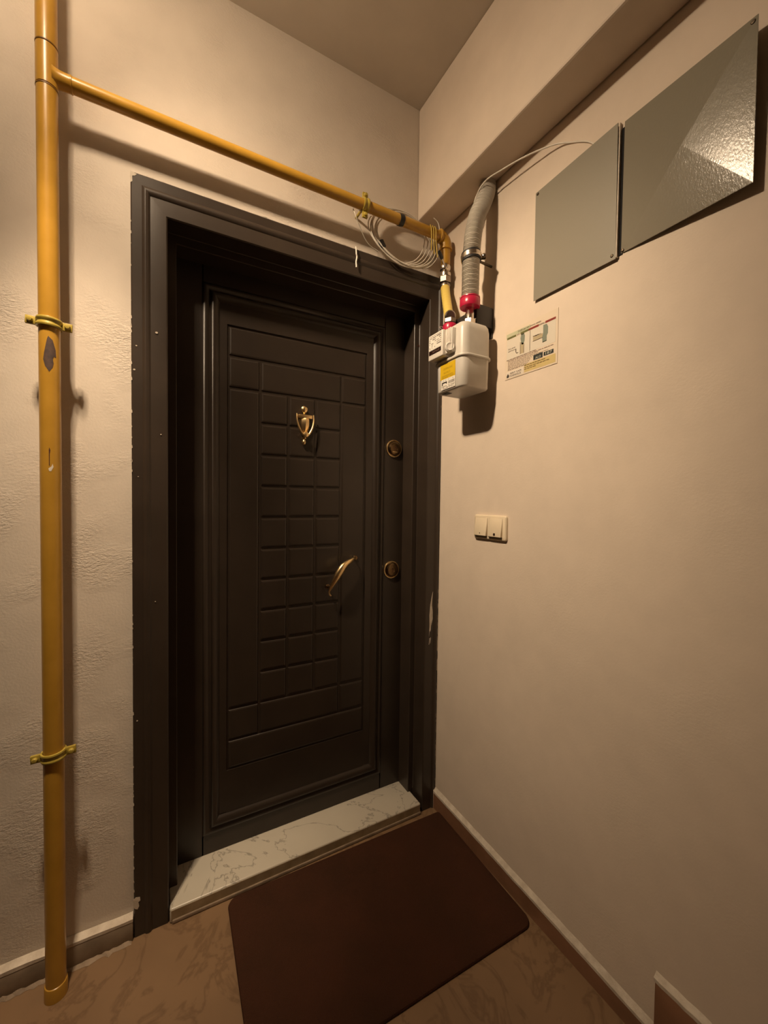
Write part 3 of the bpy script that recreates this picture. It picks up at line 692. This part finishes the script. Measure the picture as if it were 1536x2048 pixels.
# ================================================================== COVER PLATES ON THE RIGHT WALL
def screw(x, y, z, parent, nm='screw'):
    bm = bm_new(); lathe(bm, [(.0040, -.002), (.0040, .0010), (.0030, .002), (.0010, .0022)], (x, y, z), (-1, 0, 0), 14); o = obj(nm, bm, M['screw'], parent)
sp1 = thing('cover_plate', 'small flat grey metal cover plate high on the right wall', 'cover plate', (0, -.575, 1.84))
bm = bm_new()
prism(bm, [(-.0085, y, z) for y, z in ((-.4505, 2.153), (-.4505, 1.840), (-.697, 1.839), (-.694, 2.164))], (.0022, 0, 0))
bx(bm, -.0070, -.0012, -.694, -.4535, 1.8425, 1.8450); bx(bm, -.0070, -.0012, -.4535, -.4505, 1.843, 2.152)
obj('sheet', bm, M['panel2'], sp1, smooth=False)
bm = bm_new(); bx(bm, -.0084, -.0010, -.7000, -.6972, 1.842, 2.160); obj('bare_edge', bm, M['fillet'], sp1, smooth=False)
for y, z in ((-.688, 1.850), (-.458, 2.146)): screw(-.0084, y, z, sp1)
sp2 = thing('cover_plate', 'large grey crinkle painted cover plate with diagonal creases, at the upper right', 'cover plate', (0, -.83, 1.845))
bm = bm_new(); y0, y1, z0, z1 = -.9585, -.7105, 1.8455, 2.1550
xb, xc = -.0075, -.0015
fc = ((-0.0024, -0.7069, 1.8480), (-0.0070, -0.7101, 2.1547), (-0.0275, -0.9633, 2.1362), (-0.0230, -0.9629, 1.8387))   # lower left, upper left, upper right, lower right
cs = [bm.verts.new(v) for v in fc]; ce = bm.verts.new((-0.0246, -0.8413, 1.9949))
bk = [bm.verts.new((x+.0018, y, z)) for x, y, z in fc]; be = bm.verts.new((-0.0228, -0.8413, 1.9949))
for k in range(4): bm.faces.new((cs[k], cs[(k+1) % 4], ce)); bm.faces.new((cs[k], bk[k], bk[(k+1) % 4], cs[(k+1) % 4]))
for k in range(4): bm.faces.new((bk[k], be, bk[(k+1) % 4]))
bmesh.ops.recalc_face_normals(bm, faces=bm.faces)
obj('sheet', bm, M['panel'], sp2, smooth=False)
for x, y, z in ((-.0038, -.711, 1.853), (-.0268, -.956, 2.129)): screw(x, y, z, sp2)
bm = bm_new(); bx(bm, -.0012, -.0002, -.7098, -.7003, 1.845, 2.148); obj('gap_shade', bm, M['gap'], wr, smooth=False)  # solid black strip stands in for the shade between the plates

# ================================================================== GAS NOTICE
sg = thing('safety_notice', 'printed gas valve notice stuck on the right wall beside the meter', 'sign', (0, -.435, 1.635))
SY0, SY1, SZ0, SZ1 = -.533, -.337, 1.636, 1.790
bm = bm_new(); bx(bm, -.0016, -.0004, SY0, SY1, SZ0, SZ1); obj('card', bm, flat('card_cream', (.70, .59, .46)), sg, smooth=False)
SXF = -.0017
def q(bm, a, b, c, d, x=SXF, t=.0002):
    """a,b across (0..1 left to right), c,d up (0..1)"""
    w = SY1-SY0; h = SZ1-SZ0
    bx(bm, x-t, x, SY1-b*w, SY1-a*w, SZ0+c*h, SZ0+d*h); return bm
def part(name, quads, col, x=SXF, rough=.45):
    bm = bm_new()
    for a in quads: q(bm, *a, x=x)
    return obj(name, bm, flat('print_'+name, col, rough), sg, smooth=False)
w_, h_ = SY1-SY0, SZ1-SZ0
def T(nm, s, a, c, hh, ww, col='dark', x=SXF-.0007):
    return tag(obj(nm, text_mesh(bm_new(), s, (x, SY1-a*w_, SZ0+c*h_), RT, UP, hh*h_, ww*w_), P['print_'+col], sg, smooth=False), kind='stuff')
part('green_tint', [(.02, .50, .855, .93)], (.50, .50, .33)); part('picture_field', [(.03, .96, .40, .815)], (.66, .60, .50))
part('green_bar', [(.03, .22, .82, .86)], (.13, .13, .035)); part('green_bar', [(.31, .47, .82, .86)], (.13, .13, .035))
part('red_bar', [(.47, .66, .82, .86)], (.22, .022, .012)); part('red_bar', [(.78, .96, .82, .86)], (.22, .022, .012))
part('yellow_band', [(.40, .97, .03, .19)], (.58, .45, .19)); part('white_corner', [(.03, .38, .02, .15)], (.72, .64, .54))
part('divider', [(.497, .505, .42, .815)], (.34, .26, .20))
flat('print_dark', (.06, .035, .02)); flat('print_pale', (.55, .55, .46))
T('headline', 'Doğal gaz ana kesme vanası', .26, .885, .035, .44); T('bar_caption', 'AÇIK', .235, .825, .03, .06); T('bar_caption', 'KAPALI', .67, .825, .03, .10)
T('picture_caption', 'Gaz akışı', .06, .60, .026, .15); T('picture_caption', 'açık konum', .06, .555, .026, .17); T('picture_caption', 'Gaz kapalı', .595, .655, .024, .11)
# valve pictograms
def poly(name, pts, col, x=SXF-.0003):
    bm = bm_new(); prism(bm, [(x, SY1-a*w_, SZ0+c*h_) for a, c in pts], (-.0002, 0, 0)); return obj(name, bm, flat('print_'+name, col), sg, smooth=False)
poly('grey_valve', [(.325, .80), (.385, .80), (.40, .76), (.395, .66), (.37, .60), (.345, .60), (.325, .66), (.312, .74)], (.20, .23, .18)); poly('pipe_drawing', [(.312, .66), (.385, .62), (.385, .43), (.312, .43)], (.44, .36, .22))
poly('valve_cap', [(.325, .825), (.385, .825), (.385, .795), (.325, .795)], (.05, .05, .02))
poly('grey_valve', [(.745, .80), (.805, .80), (.83, .74), (.83, .62), (.81, .58), (.81, .49), (.735, .49), (.73, .58), (.745, .66)], (.20, .23, .18)); poly('pipe_drawing', [(.56, .665), (.735, .655), (.735, .585), (.56, .575)], (.48, .40, .19))
poly('valve_cap', [(.735, .495), (.81, .495), (.81, .482), (.735, .478)], (.03, .03, .02))
bm = bm_new()
for a, b in (((.312, .43), (.312, .66)), ((.385, .43), (.385, .60)), ((.56, .575), (.735, .575)), ((.56, .668), (.66, .668))):
    q(bm, min(a[0], b[0])-.003, max(a[0], b[0])+.003, min(a[1], b[1])-.004, max(a[1], b[1])+.004, x=SXF-.0006)
tube(bm, [(SXF-.0008, SY1-a*w_, SZ0+c*h_) for a, c in ((.225, .56), (.225, .50), (.24, .475), (.27, .48))], .0010, 6)
tag(obj('line_drawing', bm, flat('print_dark', (.06, .035, .02)), sg, smooth=False), kind='stuff')
# body text: the photograph shows only unreadable lines
bm = bm_new(); rs = random.Random(5)
for k in range(9):
    z = .385-.026*k; e = (.62, .93, .66, .84, .55, .52, .50, .48, .45)[k]; a = .03 if k == 0 else .06
    while a < e:
        l = rs.uniform(.02, .07); q(bm, a, min(e, a+l), z, z+(.012 if k in (0, 1, 8) else .0085), x=SXF-.0003); a += l+.012
tag(obj('small_print', bm, flat('print_faint', (.21, .145, .11)), sg, smooth=False), kind='stuff')
bm = bm_new(); a = .42
for z, e in ((.155, .80), (.115, .86), (.082, .62)):
    a = .40
    while a < e:
        l = rs.uniform(.03, .07); q(bm, a, min(e, a+l), z, z+.014, x=SXF-.0005); a += l+.012
tag(obj('small_print', bm, flat('print_olive', (.17, .12, .045)), sg, smooth=False), kind='stuff')
part('black_box', [(.575, .745, .205, .30)], (.02, .025, .022), SXF-.0005); part('black_box', [(.765, .935, .215, .285)], (.02, .025, .022), SXF-.0005)
T('hotline_number', 'ALO', .615, .215, .045, .10, 'pale', SXF-.0012); T('hotline_number', '187', .80, .225, .05, .11, 'pale', SXF-.0012)
poly('flame_emblem', [(.045, .03), (.08, .03), (.092, .06), (.085, .09), (.075, .075), (.07, .115), (.05, .09), (.038, .06)], (.05, .04, .03), SXF-.0005)
T('company_name', 'SERT YAPI', .11, .085, .038, .23); T('company_name', 'MÜHENDİSLİK', .11, .035, .035, .23)

# ================================================================== LIGHT SWITCH
sw = thing('light_switch', 'ivory double light switch on the right wall below the meter', 'switch', (0, -.287, 1.157))
bm = bm_new(); o = rrect(.150, .082, .007, 4); rows = []
for ins, x in ((0, -.0005), (0, -.006), (.001, -.008), (.0035, -.0095)):
    k = rrect(.150-2*ins, .082-2*ins, .007-ins*.5, 4); rows.append([bm.verts.new((x, -.287-a, 1.157+b)) for a, b in k])
n = len(rows[0])
for a, b in zip(rows, rows[1:]):
    for k in range(n): bm.faces.new((a[k], a[(k+1) % n], b[(k+1) % n], b[k]))
bm.faces.new(rows[-1]); bm.faces.new(rows[0][::-1]); bmesh.ops.recalc_face_normals(bm, faces=bm.faces); obj('frame', bm, M['switch'], sw)
for k, yc in enumerate((-.2495, -.3175)):
    bm = bm_new(); y0, y1 = yc-.0295, yc+.0295; zt, zb = 1.1895, 1.1275
    prism(bm, [(-.009, y1, zt), (-.0105, y1, zt), (-.0185, y1, zb), (-.009, y1, zb)], (0, y0-y1, 0))
    b2_ = bmesh.ops.bevel(bm, geom=bm.edges[:], offset=.0015, segments=2, profile=.5, affect='EDGES')
    rk = obj('rocker', bm, M['switch'], sw)
    bm = bm_new(); lathe(bm, [(.0044 if k else .0017, 0), (.0044 if k else .0017, .0008)], (-.0178, yc-.001, zb+.0085), (-1, 0, .13), 14); obj('indicator', bm, M['dot'], rk)
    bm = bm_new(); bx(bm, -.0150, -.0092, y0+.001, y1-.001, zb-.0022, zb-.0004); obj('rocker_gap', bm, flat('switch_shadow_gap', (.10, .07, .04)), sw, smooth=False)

# ================================================================== DOORMAT
bm = bm_new(); rows = []; mrot = Matrix.Rotation(math.radians(-1.6), 2)
for ins, z in ((.0, .0008), (-.001, .004), (.001, .0085), (.005, .0100)):
    k = rrect(.790-2*ins, .478-2*ins, .030-ins*.5, 8); k[0:9] = rrect(.790-2*ins, .478-2*ins, .010, 8)[0:9]
    rows.append([bm.verts.new((-.411+v.x, -.2650+v.y, z)) for v in (mrot @ Vector(p) for p in k)])
n = len(rows[0])
for a, b in zip(rows, rows[1:]):
    for k in range(n): bm.faces.new((a[k], a[(k+1) % n], b[(k+1) % n], b[k]))
bm.faces.new(rows[-1]); bm.faces.new(rows[0][::-1]); bmesh.ops.recalc_face_normals(bm, faces=bm.faces)
tag(obj('doormat', bm, M['mat']), 'plain dark brown doormat with rounded corners on the stone floor', 'doormat')

# ================================================================== CEILING LAMP (just above the picture)
lamp = thing('ceiling_lamp', 'bare warm bulb in a white ceiling holder left of the door', 'lamp', (LAMP.x, LAMP.y, ZC))
bm = bm_new(); lathe(bm, [(.05, -.0005), (.05, -.010), (.040, -.018), (.024, -.020), (.022, -.052), (.018, -.054)], (LAMP.x, LAMP.y, ZC), (0, 0, 1), 28); obj('holder', bm, M['plate'], lamp)
em = bpy.data.materials.new('bulb_glow'); em.use_nodes = True; nt = em.node_tree; nt.nodes.clear()
eo = nt.nodes.new('ShaderNodeOutputMaterial'); ee = nt.nodes.new('ShaderNodeEmission'); ee.inputs[0].default_value = (*LAMP_COL, 1); ee.inputs[1].default_value = 60
nt.links.new(ee.outputs[0], eo.inputs[0])
bm = bm_new(); lathe(bm, [(.012, .048), (.018, .038), (.029, .018), (.032, 0), (.029, -.014), (.020, -.025), (.008, -.031), (.0005, -.032)], LAMP, (0, 0, 1), 24); obj('bulb', bm, em, lamp)
for k_, w_att, aim, ang in BULB_AND_FILL:  # the point light is the bulb, the spots are added fill
    ld_ = bpy.data.lights.new('bulb_and_fill_light', k_); ld_.energy = w_att; ld_.color = LAMP_COL; ld_.shadow_soft_size = .036
    lo_ = bpy.data.objects.new('bulb_and_fill_light', ld_); C.objects.link(lo_); lo_.location = LAMP
    if aim:
        ld_.spot_size = math.radians(ang); ld_.spot_blend = 1.0
        lo_.rotation_euler = Vector(aim).to_track_quat('-Z', 'Y').to_euler()
